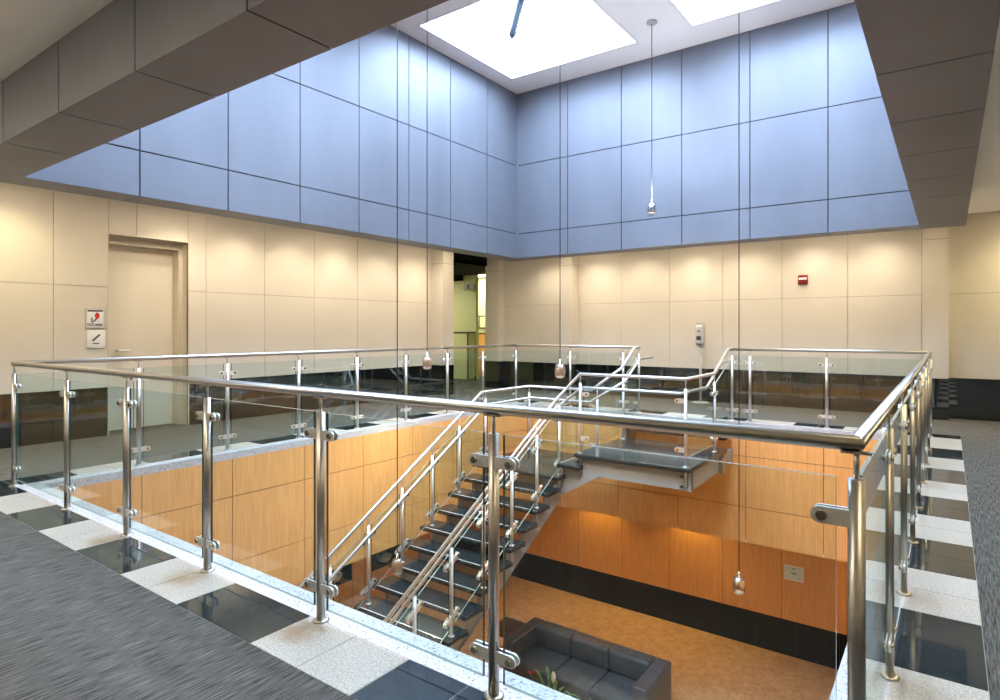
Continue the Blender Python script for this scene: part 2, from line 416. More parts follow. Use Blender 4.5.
face_panels('wall_lower_left', [WF, -1.9, -.9, .1, 1.1, 2.1, 3.1, 4.1, 5.1, 5.74, 6.57, 7.09, 7.94, 8.8, WB], [ZF, ZL], lambda u, v, t: (-3.4+t, u, v), WM, .008, holes=nh)
GM = ['granite_black', 'granite_gap']; GL_ = ['granite_low', 'granite_gap']
face_panels('baseboard_lower_back', [-3.4, -2.6, -1.8, -1.0, -.2, .45, 1.1, 1.75, 2.4, 3.05, 3.7, 4.35, 5.0, 5.65, 6.3, 7.0, 7.7, WR], [ZF, ZF+.608], lambda u, v, t: (u, WB-.002-t, v), GL_, .004)
face_panels('baseboard_lower_right', ly, [ZF, ZF+.608], lambda u, v, t: (WR-.002-t, u, v), GL_, .004)
face_panels('baseboard_lower_front', lx, [ZF, ZF+.608], lambda u, v, t: (u, WF+.002+t, v), GL_, .004)
mb = MB()
for a, b in NICHES:
    mb.box((-3.72, a, NZ), (-3.70, b, ZL)); mb.box((-3.72, a-.02, NZ), (-3.42, a, ZL)); mb.box((-3.72, b, NZ), (-3.42, b+.02, ZL)); mb.box((-3.72, a-.02, NZ-.02), (-3.42, b+.02, NZ))
struct(mb.build('trim_3', 'granite_black'))
FW = ['drinking fountain with round silver bowl, in the niche closer to the near railing',
      'drinking fountain with round silver bowl, in the niche closer to the stair treads']
for (a, b), lab in zip(NICHES, FW):
    c = (a+b)/2
    t = thing('drinking_fountain', lab, 'fountain', (-3.70, c, ZF), 0, 'drinking fountains in the lower hall')
    m_ = MB(); m_.rbox((0, -.16, .502), (.14, .16, .80), .03); m_.build('body', 'dark_plastic', t)
    m_ = MB(); m_.lathe([(.05, -.14), (.12, -.10), (.165, -.02), (.175, .0), (.165, .01), (.14, -.005), (.10, -.05), (.03, -.07), (.002, -.072)], (.24, 0, .71), 24); m_.build('bowl', 'steel_bright', t)
    m_ = MB(); m_.tube([(.10, 0, .70), (.10, 0, .79), (.15, 0, .81)], .012, 10); m_.build('spout', 'chrome', t)

# ------------------------------------------------------------------ upper walls (cream panels over polished black granite)
CM = ['cream', 'cream_gap']
cyj = [WF] + [.969 + .93*k for k in range(-3, 8)] + [7.57]
cyj = sorted(v for v in cyj if WF <= v <= 7.57)
cz = [ZW, 1.875, ZC]
face_panels('wall_left', cyj, cz, lambda u, v, t: (WL-.012+t, u, v), CM, .006, holes=[(DY0, -1, DY1, DZ)])
mb = MB(); mb.box((WL-.40, DY0-1, 0), (WL-.012, DY0-.012, ZC)); mb.box((WL-.40, DY1+.012, 0), (WL-.012, DY1+1, ZC)); mb.box((WL-.40, DY0-.012, DZ+.012), (WL-.012, DY1+.012, ZC))
struct(mb.build('wall_left_core', 'cream'))
cxj = sorted([WL] + [-1.89 + 1.0*k for k in range(0, 11)] + [WR])
cxj = [WL, -1.88, -.88, .12, 1.115, 2.11, 3.115, 4.12, 5.12, 6.12, 7.12, WR]
face_panels('wall_back', cxj, cz, lambda u, v, t: (u, WB+.012-t, v), CM, .006)
face_panels('wall_right', [WF, -1.9, -.9, .1, 1.1, 2.1, 3.1, 4.1, 5.1, 6.1, 7.1, 8.1, 9.1, WB], cz, lambda u, v, t: (WR+.012-t, u, v), CM, .006)
face_panels('wall_front', cxj, cz, lambda u, v, t: (u, WF-.012+t, v), CM, .006)
gyl = [v for v in cyj]
face_panels('baseboard_left', gyl, [0, ZW], lambda u, v, t: (WL-.010+t, u, v), GM, .004, holes=[(DY0, -1, DY1, DZ)])
face_panels('baseboard_back', cxj, [0, ZW], lambda u, v, t: (u, WB+.010-t, v), GM, .004)
face_panels('baseboard_right', [WF, -1.9, -.9, .1, 1.1, 2.1, 3.1, 4.1, 5.1, 6.1, 7.1, 8.1, 9.1, WB], [0, ZW], lambda u, v, t: (WR+.010-t, u, v), GM, .004)
face_panels('baseboard_front', cxj, [0, ZW], lambda u, v, t: (u, WF-.010+t, v), GM, .004)

# square piers: cream above, joint at 2.68, granite foot
def pier(name, x0, y0, x1, y1):
    mb = MB()
    mb.box((x0, y0, 2.685), (x1, y1, ZC), 0); mb.box((x0, y0, ZW+.003), (x1, y1, 2.678), 0)
    mb.box((x0+.006, y0+.006, 2.67), (x1-.006, y1-.006, 2.69), 2); mb.box((x0-.002, y0-.002, 0), (x1+.002, y1+.002, ZW), 1)
    return struct(mb.build(name, ['cream', 'granite_black', 'cream_gap']))
pier('wall_pier', WL-.05, 7.57, -1.81, 7.90); pier('wall_pier', WL-.05, 9.46, -1.81, 9.75)
pier('wall_pier', -.17, 9.40, .125, 9.75); pier('wall_pier', 6.145, 9.40, 6.455, 9.75)

# outer corridor ceiling
mb = MB(); ring(mb, (WL-.2, WF-.1), (WR+.1, WB+.1), (OX0, OY0), (OX1, OY1), ZC, ZC+.05)
struct(mb.build('ceiling', 'white'))

# ------------------------------------------------------------------ dropped bulkhead clad in grey metal panels, and lantern above
PM = ['panel', 'panel_gap']
iz = [ZS+.012, 3.07, 4.30, Z_SKY]
face_panels('wall_left_upper', YJ, iz, lambda u, v, t: (IX0-.012+t, u, v), PM, .014)
face_panels('wall_right_upper', YJ, iz, lambda u, v, t: (IX1+.012-t, u, v), PM, .014)
face_panels('wall_back_upper', XJ, iz, lambda u, v, t: (u, IY1+.012-t, v), PM, .014)
face_panels('wall_front_upper', XJ, iz, lambda u, v, t: (u, IY0-.012+t, v), PM, .014)
mb = MB()
XO = [OX0] + XJ[1:-1] + [OX1]; YO = [OY0] + YJ[1:-1] + [OY1]
dn = lambda u, v, t: (u, v, ZS+.012-t)
panels(mb, cells(XO, [OY0, IY0]) + [], dn, .012, back=.02); panels(mb, cells(XO, [IY1, OY1]), dn, .012, back=.02)
panels(mb, cells([OX0, IX0], [IY0]+YJ[1:-1]+[IY1]), dn, .012, back=.02); panels(mb, cells([IX1, OX1], [IY0]+YJ[1:-1]+[IY1]), dn, .012, back=.02)
oz = [ZS+.0125, ZC]
panels(mb, cells(XO, oz), lambda u, v, t: (u, OY0+.012-t, v), .012); panels(mb, cells(XO, oz), lambda u, v, t: (u, OY1-.012+t, v), .012)
panels(mb, cells(YO, oz), lambda u, v, t: (OX0+.012-t, u, v), .012); panels(mb, cells(YO, oz), lambda u, v, t: (OX1-.012+t, u, v), .012)
struct(mb.build('trim_4', PM))

# lantern ceiling with four skylight shafts
mb = MB(); q_ = .05; x = [IX0-.1, SKYLIGHTS[0][0]-q_, SKYLIGHTS[0][0]+SKW+q_, SKYLIGHTS[1][0]-q_, SKYLIGHTS[1][0]+SKW+q_, IX1+.1]
y = [IY0-.1, .80-q_, .80+SKW+q_, 4.50-q_, 4.50+SKW+q_, IY1+.1]
for i in range(5):
    for j in range(5):
        if i in (1, 3) and j in (1, 3): continue
        mb.box((x[i], y[j], Z_SKY), (x[i+1], y[j+1], Z_SKY+.06))
struct(mb.build('ceiling_upper', 'white'))
for n, (sx, sy) in enumerate(SKYLIGHTS):
    ex, ey = sx+SKW, sy+SKW
    mb = MB()
    ring(mb, (sx-.049, sy-.049), (ex+.049, ey+.049), (sx, sy), (ex, ey), Z_SKY-.004, Z_GLZ)
    w = struct(mb.build('window_%d' % (n+1), 'shaft'))
    ap = ((sx+ex)/2, (sy+ey)/2, Z_GLZ+.30); cs = [(sx, sy, Z_GLZ), (ex, sy, Z_GLZ), (ex, ey, Z_GLZ), (sx, ey, Z_GLZ)]
    mb = MB()
    for k in range(4): mb.quad([cs[k], cs[(k+1) % 4], ap])
    mb.build('window_glazing', 'glazing', w)
    mb = MB()
    for k in range(4):
        p = Vector(cs[k]); q = Vector(ap); d = q-p
        mb.cyl(p + Vector((0, 0, -.03)), q + Vector((0, 0, -.03)), .06, n=6)
    mb.build('window_frame', 'skybar', w)
    m_ = MB(); m_.cyl((sx+.02, ey-.02, Z_GLZ-.13), (sx+.07, ey-.07, Z_GLZ-.16), .018, n=10); m_.build('window_sensor', 'grey_plastic', w)

# added unseen shell against light leaks, so that daylight enters through the skylights only
mb = MB()
mb.box((-7.4, -3.3, -4.6), (9.0, 13.4, -4.4)); mb.box((-7.4, -3.3, -4.6), (-7.2, 13.4, 3.3)); mb.box((8.8, -3.3, -4.6), (9.0, 13.4, 3.3))
mb.box((-7.4, -3.3, -4.6), (9.0, -3.1, 3.3)); mb.box((-7.4, 13.2, -4.6), (9.0, 13.4, 3.3))
ring(mb, (-7.4, -3.3), (9.0, 13.4), (IX0-.05, IY0-.05), (IX1+.05, IY1+.05), 3.12, 3.3)
ring(mb, (IX0-.3, IY0-.3), (IX1+.3, IY1+.3), (IX0-.045, IY0-.045), (IX1+.045, IY1+.045), 3.0, Z_SKY+.1)
struct(mb.build('wall_leak_shell', 'white'))

# ------------------------------------------------------------------ door in the left wall
RD = .32; LH = DZ-.10
mb = MB()   # deep reveal with a stepped frame
mb.box((WL-RD-.05, DY1, 0), (WL+.004, DY1+.012, DZ+.012)); mb.box((WL-RD-.05, DY0-.012, 0), (WL+.004, DY0, DZ+.012)); mb.box((WL-RD-.05, DY0, DZ), (WL+.004, DY1, DZ+.012))
mb.box((WL-RD-.05, DY1-.055, 0), (WL-.16, DY1, DZ)); mb.box((WL-RD-.05, DY0, 0), (WL-.16, DY0+.055, DZ)); mb.box((WL-RD-.05, DY0+.055, LH), (WL-.16, DY1-.055, DZ))
d1 = struct(mb.build('door_1', 'door_frame'))
mb = MB(); mb.box((WL-RD-.045, DY0+.057, .008), (WL-RD, DY1-.057, LH-.003)); mb.build('door_leaf', 'door', d1)
mb = MB(); hy = DY0+.23; X_ = WL-RD
mb.cyl((X_, hy, 1.06), (X_+.07, hy, 1.06), .016); mb.tube([(X_+.065, hy-.01, 1.06), (X_+.065, hy+.13, 1.06)], .014, 10); mb.cyl((X_, hy, 1.06), (X_+.01, hy, 1.06), .034)
mb.build('door_handle', 'steel_bright', d1)

# wall signs beside the door (text too small to read: drawn as printed lines)
def wall_plate(name, lab, y, z, w, h, face):
    t = thing(name, lab, 'sign', (WL, y, z))
    m_ = MB(); m_.rbox((.0, -w/2, -h/2), (.012, w/2, h/2), .005); m_.build('plate', face, t)
    return t
def mark(t, rects, mat, name, th=.0005):
    for y0, z0, y1, z1 in rects:
        m_ = MB(); m_.box((.012, y0, z0), (.012+th, y1, z1)); m_.build(name, mat, t)
s1 = wall_plate('wall_sign', 'white framed safety sign with red flame, above a stair sign beside the cream door', 1.41, 1.475, .205, .235, 'sign_white')
mark(s1, [(-.085, .085, .085, .105)] + [(-.09, -.075, -.01, -.062), (0, -.08, .08, -.066), (-.09, -.095, .09, -.085)], 'sign_ink', 'print_line')
m_ = MB(); e_ = .0125
m_.quad([(e_, -.035, -.05), (e_, -.02, -.05), (e_, .03, .0), (e_, .02, .02), (e_, -.02, -.03)]); m_.quad([(e_, -.045, -.05), (e_, -.03, -.05), (e_, -.03, .01), (e_, -.045, .01)]); m_.build('figure_mark', 'sign_ink', s1)
m_ = MB(); m_.quad([(e_+.0004, .0 + .03*math.cos(a)*(1 if math.cos(a) > 0 else .8)+.02, .035+.04*math.sin(a)) for a in [i*PI/8 for i in range(16)]]); m_.build('flame_mark', 'sign_red', s1)
m_ = MB(); w, h, f = .205, .235, .008
for lo, hi in (((.0, -w/2, -h/2), (.014, -w/2+f, h/2)), ((.0, w/2-f, -h/2), (.014, w/2, h/2)), ((.0, -w/2, -h/2), (.014, w/2, -h/2+f)), ((.0, -w/2, h/2-f), (.014, w/2, h/2))): m_.box(lo, hi)
m_.build('border', 'grey_plastic', s1)
s2 = wall_plate('wall_sign', 'plain white sign with dark slanting stair mark, lower of two signs beside the cream door', 1.42, 1.215, .20, .22, 'sign_white')
m_ = MB(); m_.quad([(e_, -.05, -.01), (e_, -.03, -.025), (e_, .05, .055), (e_, .035, .07)]); m_.build('stair_mark', 'sign_ink', s2)
mark(s2, [(-.04, -.055, .035, -.042)], 'sign_ink', 'print_line')
for a in (-.08, .08):
    for b in (-.09, .09):
        m_ = MB(); m_.cyl((.010, a, b), (.016, a, b), .007, n=10); m_.build('screw_cap', 'grey_plastic', s2)

# fire alarm on back wall
t = thing('fire_alarm', 'small red fire alarm strobe on the cream back wall', 'alarm', (4.457, WB, 2.19))
m_ = MB(); m_.rbox((-.075, -.05, -.075), (.075, .0, .075), .012); m_.build('housing', 'red', t)
m_ = MB(); m_.rbox((-.062, -.062, -.008), (.062, -.045, .028), .006); m_.build('strobe_lens', 'white_plastic', t)

# sanitizer stand before the back wall
t = thing('sanitizer_stand', 'grey hand sanitizer dispenser on a pole stand by the back wall', 'dispenser', (2.80, 9.42, 0))
m_ = MB(); m_.lathe([(.15, 0), (.15, .012), (.14, .018), (.002, .02)], n=28); m_.build('base', 'grey_plastic', t)
m_ = MB(); m_.cyl((0, 0, .015), (0, 0, 1.12), .022, n=14); m_.build('pole', 'grey_plastic', t)
m_ = MB(); m_.box((-.10, -.03, .90), (.10, .02, .915)); m_.build('drip_tray', 'grey_plastic', t)
m_ = MB(); m_.box((-.085, -.01, 1.0), (.085, .01, 1.47)); m_.build('back_plate', 'grey_plastic', t)
m_ = MB(); m_.rbox((-.075, -.11, 1.06), (.075, -.01, 1.42), .045); dd = m_.build('dispenser', 'grey_plastic', t)
m_ = MB(); m_.box((-.03, -.113, 1.30), (.03, -.108, 1.32)); m_.build('slot', 'dark_plastic', dd)
m_ = MB(); m_.rbox((-.04, -.116, 1.15), (.04, -.108, 1.22), .003); m_.build('nozzle', 'dark_plastic', dd)

# certificate on the lower back wall
t = thing('notice_frame', 'small white framed notice on the brown lower hall wall', 'notice', (4.316, WB-.012, -2.84))
m_ = MB(); m_.rbox((-.155, -.02, -.13), (.155, 0, .13), .006); m_.build('frame', 'white_plastic', t)
m_ = MB(); m_.box((-.13, -.0215, -.105), (.13, -.019, .105)); pp = m_.build('paper', 'sign_blue', t)
for a, b, c_, d_ in ((-.03, .07, .02, .085), (-.05, .0, .02, .012), (-.02, -.012, .06, -.004), (-.1, -.07, -.09, -.06), (.07, -.075, .10, -.065)): 
    m_ = MB(); m_.box((a, -.0222, b), (c_, -.0214, d_)); m_.build('print_line', 'sign_ink', pp)

# ------------------------------------------------------------------ side corridor seen through the gap in the left wall
mb = MB()
mb.box((-7.0, 11.10, 0), (-3.75, 11.2, 3.0)); mb.box((-6.6, 11.2, 0), (-6.5, 12.9, 3.0)); mb.box((-6.6, 12.9, 0), (WL+.3, 13.0, 3.0))
mb.box((-7.0, 7.78, 0), (WL-.05, 7.90, 3.0)); mb.box((-7.1, 7.78, 0), (-7.0, 11.2, 3.0)); mb.box((WL+.2, 9.75, 0), (WL+.3, 13.0, 3.0))
mb.box((WL-.1, 9.72, 0), (WL+.3, 9.80, 3.0))
struct(mb.build('wall_corridor', 'green_wall'))
mb = MB(); mb.box((-7.1, 7.8, 2.80), (WL, 11.2, 2.85)); mb.box((-6.6, 11.2, 2.95), (WL+.3, 13.0, 3.0)); mb.box((-7.1, 11.0, 2.66), (-4.2, 11.1, 2.80))
mb.box((WL-.09, 7.9, 2.80), (WL, 9.5, 3.06))
struct(mb.build('ceiling_corridor', 'black_panel'))
mb = MB(); mb.box((-7, 11.08, 0), (-3.75, 11.1, .10)); struct(mb.build('baseboard_corridor', 'sign_ink'))
t = thing('emergency_light', 'twin headed emergency light on the green wall beyond the back left opening', 'lamp', (-3.86, 11.085, 2.47))
m_ = MB(); m_.rbox((-.16, -.09, -.07), (.16, 0, .07), .02); m_.build('housing', 'grey_plastic', t)
for sgn in (-.11, .11):
    m_ = MB(); m_.lathe([(.03, 0), (.075, .03), (.085, .10), (.078, .105), (.002, .10)], n=18)
    h_ = m_.build('lamp_head', 'grey_plastic', t, (sgn, -.08, .0)); h_.rotation_euler = (math.radians(100), 0, math.radians(15))
t = thing('low_cabinet', 'low pale green cabinet edged in black, down the side corridor', 'cabinet', (-4.36, 11.08, 0))
m_ = MB(); m_.box((-.62, -.30, .02), (.58, 0, 1.24)); m_.build('carcass', 'green_wall', t)
m_ = MB(); m_.box((-.64, -.32, 1.24), (.61, 0, 1.275)); m_.box((.575, -.32, .02), (.605, -.295, 1.24)); m_.build('edging', 'sign_ink', t)
m_ = MB(); m_.rbox((-.52, -.33, .95), (-.47, -.30, 1.12), .01); m_.build('handle', 'dark_plastic', t)
t = thing('wood_cabinet', 'small brown wood cabinet standing beyond the corridor corner', 'cabinet', (-4.60, 12.62, 0))
m_ = MB(); m_.box((-.35, -.25, 0), (.35, .25, 1.20)); m_.build('body', 'wood', t)
m_ = MB(); m_.box((-.37, -.27, 1.20), (.37, .27, 1.235)); m_.build('top', 'dark_wood', t)
t = thing('wall_frame', 'pale framed board with dark edges beyond the corridor corner', 'frame', (-4.75, 12.9, 1.56))
m_ = MB(); m_.box((-.3, -.03, -.2), (.3, 0, .2)); m_.build('border', 'sign_ink', t)
m_ = MB(); m_.box((-.26, -.035, -.16), (.26, -.028, .16)); m_.build('board', 'green_wall', t)
t = thing('ceiling_light', 'bright corridor ceiling light beyond the green wall corner', 'light', (-4.6, 12.1, 2.95))
m_ = MB(); m_.box((-.35, -.65, -.03), (.35, .65, 0)); m_.build('frame', 'white_plastic', t)
m_ = MB(); m_.box((-.32, -.62, -.036), (.32, .62, -.029)); m_.build('lens', 'tube_light', t)
area(-4.6, 12.1, 2.90, .6, 1.2, 15, (1, .98, .88))
area(-5.2, 9.5, 2.78, 1.2, .6, 30, (1, .97, .66))

# ------------------------------------------------------------------ balustrade kit
PR, PINR, HR, HZ, PTOP = .0205, .0068, .0205, 1.05, .96
def stadium(L, H, n=8):
    r = H/2; a = L/2-r
    return [(a+r*math.cos(t), r*math.sin(t)) for t in [-PI/2+PI*i/n for i in range(n+1)]] + [(-a+r*math.cos(t), r*math.sin(t)) for t in [PI/2+PI*i/n for i in range(n+1)]]
def post_mesh(top=PTOP, rail=HZ, below=0.0, mat='steel'):
    m = MB(); m.cyl((0, 0, -below), (0, 0, top), PR, n=20); m.cyl((0, 0, top), (0, 0, rail-HR+.004), PINR, n=12); return m.mesh('post', mat)
def saddle_mesh():
    m = MB(); m.box((-.035, -.012, -.006), (.035, .012, 0)); return m.mesh('saddle', 'steel')
def flange_mesh(r=.038):
    m = MB(); m.lathe([(r, 0), (r, .004), (r-.006, .009), (PR+.002, .010)], n=24); return m.mesh('base_flange', 'steel')
def clamp_mesh(left=True, right=True, slope=0.0, tangent=(1, 0), k=1.0):
    """two steel plates gripping the glass; u runs along the railing"""
    m = MB(); ca, sa = math.cos(slope), math.sin(slope)
    lo = -.105*k if left else -.005; hi = .105*k if right else .005
    H = .044*k; c = (lo+hi)/2; poly = stadium(hi-lo, H)
    if not left: poly = [(max(u, lo-c), v) if u < 0 else (u, v) for u, v in [(u if u > 0 else (lo-c), v if u > 0 else (H/2 if v > 0 else -H/2)) for u, v in poly]]
    if not right: poly = [(u if u < 0 else (hi-c), v if u < 0 else (H/2 if v > 0 else -H/2)) for u, v in poly]
    tx, ty = tangent; nx, ny = -ty, tx
    def ax(u, v, t):
        uu = (u+c)*ca - v*sa; vv = (u+c)*sa + v*ca
        return (uu*tx + t*nx, uu*ty + t*ny, vv)
    for t0, t1 in ((.008, .015), (-.015, -.008)): m.prism(poly, ax, t0, t1, 0)
    for s_, on in ((-1, left), (1, right)):
        if on:
            for side in (-1, 1):
                m.cyl(ax(s_*.078*k-c, 0, side*.013), ax(s_*.078*k-c, 0, side*.024), .0135*k, n=12, mi=1)
    return m.mesh('clamp', ['steel_bright', 'bolt'])
def glass_panel(parent, p, q, zb0, zb1, zt0, zt1, gap=.046, th=.012, g0=None, g1=None):
    """sheet between plan points p and q; bottom/top heights at each end"""
    p = Vector((p[0], p[1], 0)); q = Vector((q[0], q[1], 0)); d = q-p; L = d.length; d.normalize(); n = Vector((-d.y, d.x, 0))
    g0 = gap if g0 is None else g0; g1 = gap if g1 is None else g1
    f0, f1 = g0/L, 1-g1/L
    def lerp(a, b, f): return a+(b-a)*f
    A = p+d*g0; B = q-d*g1
    pts = [(A, lerp(zb0, zb1, f0)), (B, lerp(zb0, zb1, f1)), (B, lerp(zt0, zt1, f1)), (A, lerp(zt0, zt1, f0))]
    m = MB()
    F = [Vector((P.x, P.y, z)) + n*th/2 for P, z in pts]; Bk = [Vector((P.x, P.y, z)) - n*th/2 for P, z in pts]
    m.quad(F, 0); m.quad(list(reversed(Bk)), 0)
    for i in range(4):
        j = (i+1) % 4; m.quad([F[i], Bk[i], Bk[j], F[j]], 1 if i % 2 else 2)
    return m.build('glass_panel', ['glass', 'glass_edge', 'glass_rim'], parent)

POST = post_mesh(); FLANGE = flange_mesh(); SADDLE = saddle_mesh()
CL = {(l, r): clamp_mesh(l, r) for l in (True, False) for r in (True, False) if l or r}
def railing_run(lab, p, q, offs, start_post=True, end_post=True, n0=None, n1=None, start_glass=True, end_glass=True, group='steel and glass railings round the opening'):
    """straight guard: p->q plan points, offs = post distances from p"""
    P = Vector((p[0], p[1], 0)); Q = Vector((q[0], q[1], 0)); d = (Q-P).normalized(); ang = math.atan2(d.y, d.x); L = (Q-P).length
    t = thing('glass_railing', lab, 'railing', (p[0], p[1], 0), ang, group)
    m = MB(); m.tube([(0, 0, HZ), (L, 0, HZ)], HR, 24, n0=n0, n1=n1); m.build('handrail', 'steel', t)
    offs = list(offs)
    for i, o in enumerate(offs):
        po = put('post', POST, t, (o, 0, 0))
        put('base_flange', FLANGE, po, (0, 0, .002)); put('saddle', SADDLE, po, (0, 0, HZ-HR))
        key = (i > 0 or not start_post, i < len(offs)-1 or not end_post)
        for z in (.155, .858): put('clamp', CL[key], po, (0, 0, z))
    ends = list(offs)
    if not start_post: ends = [0.0] + ends
    if not end_post: ends = ends + [L]
    for a, b in zip(ends[:-1], ends[1:]): glass_panel(t, (a, 0), (b, 0), .06, .06, PTOP, PTOP)
    return t
D45 = (1, 1, 0); D45m = (1, -1, 0)
nx_ = [0, 1.15, 2.142, 3.134, 4.126, 5.118, RX]
ny_ = [0, 1.0, 1.925, 2.85, 3.775, 4.70, 5.625, 6.55, RY]
railing_run('long stainless and glass railing along the near edge beside the grey carpet', (0, 0), (RX, 0), nx_, n0=(1, -1, 0), n1=(1, 1, 0))
railing_run('stainless and glass railing along the left edge, facing the cream door', (0, 0), (0, RY), ny_[1:], n0=(1, 1, 0), n1=(1, -1, 0), start_post=False)
railing_run('stainless and glass railing along the right edge, running away over the checkered border', (RX, 0), (RX, RY), ny_[1:], n0=(1, -1, 0), n1=(1, 1, 0), start_post=False)
SX0, SX1 = 2.43, 3.855
railing_run('short back railing between the corner pier and the top of the stairs', (0, RY), (SX0, RY), [1.146, 2.139, SX0-.02], n0=(1, 1, 0), start_post=False)
railing_run('short back railing between the stairs and the right corner, below the fire alarm', (SX1, RY), (RX, RY), [.02, .272, 1.267], n1=(1, -1, 0), end_post=False)

# ------------------------------------------------------------------ staircase
RIS = (4.28-.335)/24; PIT = .285; FX0, FX1 = .68, 2.18
ZP = -.335                                        # upper platform
def tz(i): return ZP - RIS*i
def ny(i): return 5.42 - PIT*(i-2)
st = thing('staircase', 'open tread staircase of dark stone climbing from the lower hall to the back edge', 'staircase', (FX0, ny(23), ZF))
st_off = Vector(st.location)
def sb(m, name, mats, parent=st):
    o = m.build(name, mats, parent)
    if parent is st: o.location = -st_off
    return o
def tread(x0, x1, y0, y1, z, th=.052, nose='y'):
    m = MB(); m.rbox((x0, y0, z-th), (x1, y1, z), .004, seg=1); o = sb(m, 'tread', 'tread')
    m = MB()
    if nose == 'y': m.box((x0+.10, y0+.006, z-.004), (x1-.10, y0+.018, z+.0012))
    else: m.box((x0+.006, y0+.08, z-.004), (x0+.018, y1-.08, z+.0012))
    m.build('nosing_highlight', 'nosing', o)  # edge highlight of the tread, put in as a pale strip
    return o
for i in range(3, 24): tread(FX0, FX1, ny(i), ny(i)+.335, tz(i))
LY0, LY1 = 5.42, 6.92
m = MB(); m.rbox((FX0, LY0, tz(2)-.055), (FX1, LY1, tz(2)), .004, seg=1); sb(m, 'landing', 'landing')
tread(2.12, 2.46, 5.47, LY1, tz(1), nose='x')
m = MB(); m.rbox((2.36, 5.50, ZP-.055), (3.95, 7.05, ZP), .004, seg=1); pl = sb(m, 'platform', 'landing')
tread(2.36, 3.93, 7.02, 7.36, -.168)
# stringers: slanted steel plates tucked under the treads
zt = lambda y: tz(2) - .06 + (y - ny(2))*(RIS/PIT)
for x0, ot in ((FX0+.16, .14), (FX1-.13, .15)):
    m = MB(); ya, yb = ny(24)+.22, LY0+.17
    m.prism([(ya, zt(ya)-ot), (ya, ZF), (ya+.30, ZF), (yb, zt(yb)-.38), (yb, zt(yb)-ot)], lambda u, v, t: (t, u, v), x0, x0+.06)
    so = sb(m, 'stringer', 'stringer')
    for i in range(3, 24):
        m = MB(); y0 = ny(i)+.07
        m.prism([(y0, tz(i)-.05), (y0+.22, tz(i)-.05), (y0+.22, zt(y0+.22)-.16), (y0, zt(y0)-.16)], lambda u, v, t: (t, u, v), x0+.004, x0+.056)
        m.build('seat_bracket', 'stringer', so)
FR = [(3.93, ZP-.055), (3.93, -.63), (2.68, -.63), (2.08, -.98), (FX0+.06, -.98), (FX0+.06, tz(2)-.055), (2.13, tz(2)-.055), (2.13, tz(1)-.052), (2.38, tz(1)-.052), (2.38, ZP-.055)]
for y0 in (5.605, 6.82):
    m = MB(); m.prism(FR, lambda u, v, t: (u, t, v), y0, y0+.05); sb(m, 'frame_beam', 'stringer')
m = MB(); m.prism([(5.59, ZP-.055), (7.39, ZP-.055), (7.39, -.58), (5.59, -.63)], lambda u, v, t: (t, u, v), 3.87, 3.93); sb(m, 'frame_beam', 'stringer')
m = MB(); m.prism([(7.0, -.22), (7.39, -.22), (7.39, -.40), (7.0, -.40)], lambda u, v, t: (t, u, v), 2.38, 2.43); sb(m, 'frame_beam', 'stringer')
m = MB(); m.prism([(5.59, tz(2)-.055), (6.82, tz(2)-.055), (6.82, -.98), (5.59, -.98)], lambda u, v, t: (t, u, v), FX0+.06, FX0+.11); sb(m, 'frame_beam', 'stringer')
for bx, by, bz in ((3.87, 5.58, ZP-.055), (2.42, 5.58, ZP-.055)):
    m = MB(); m.box((bx-.075, by+.014, bz-.24), (bx+.065, by+.026, bz-.01)); bk_ = sb(m, 'bracket', 'stringer')
    for dz in (-.07, -.19):
        m = MB(); m.cyl((bx-.05, by+.016, bz+dz), (bx-.05, by-.03, bz+dz), .016, n=12); m.build('bracket_bolt', 'dark_plastic', bk_)
m = MB(); m.box((3.93, 6.72, -.62), (3.98, 6.84, -.42)); sb(m, 'bracket', 'steel')

# stair guards: guard rail, inner handrail, posts with clamps, glass
SL = math.atan2(RIS, PIT)
SPOST = post_mesh(.95, 1.09, .30, 'steel_rail'); LPOST = post_mesh(.95, 1.08, .24, 'steel_rail')
SCL = {}
def stair_guard(lab, rail, hand, posts, panels_, group):
    t = thing('stair_railing', lab, 'railing', (rail[0][0], rail[0][1], ZF), 0, group)
    off = -Vector(t.location)
    m = MB(); m.tube(rail, .021, 20); m.build('guard_rail', 'steel_rail', t, off)
    m = MB(); m.tube(hand, .019, 20); hr = m.build('handrail', 'steel_rail', t, off)
    for (x, y, zb, tan, sl, dirs, inner) in posts:
        po = put('post', SPOST if sl else LPOST, t, Vector((x, y, zb)) + off)
        put('base_flange', FLANGE, po, (0, 0, 0))
        k = (tan, round(sl, 3), dirs)
        if k not in SCL: SCL[k] = clamp_mesh(dirs[0], dirs[1], sl, tan, 1.3)
        for z in (.20, .80): put('clamp', SCL[k], po, (0, 0, z))
        b = MB(); b.tube([(0, 0, .86), (inner[0]*.6, inner[1]*.6, .86), (inner[0], inner[1], .89)], .007, 8); b.build('handrail_bracket', 'steel', po)
    for a, b, z0, z1 in panels_: 
        o = glass_panel(t, a, b, z0+.10, z1+.10, z0+.92, z1+.92, gap=.05); o.location = off
    return t
def fl_post(i): return ny(i)+.13
AX, BX_ = 2.107, .785
def flight_posts(x, inner):
    return [(x, fl_post(i), tz(i), (0, 1), SL, (True, True), inner) for i in range(22, 3, -2)]
def flight_panels(x, y_end):
    ii = list(range(22, 3, -2)); out = [((x, fl_post(a)), (x, fl_post(b)), tz(a), tz(b)) for a, b in zip(ii[:-1], ii[1:])]
    out.append(((x, fl_post(4)), (x, y_end), tz(4), tz(2)+.0)); return out
rz = lambda y: tz(2) + 1.085 + (y - fl_post(2))*(RIS/PIT)
yb0 = fl_post(23)
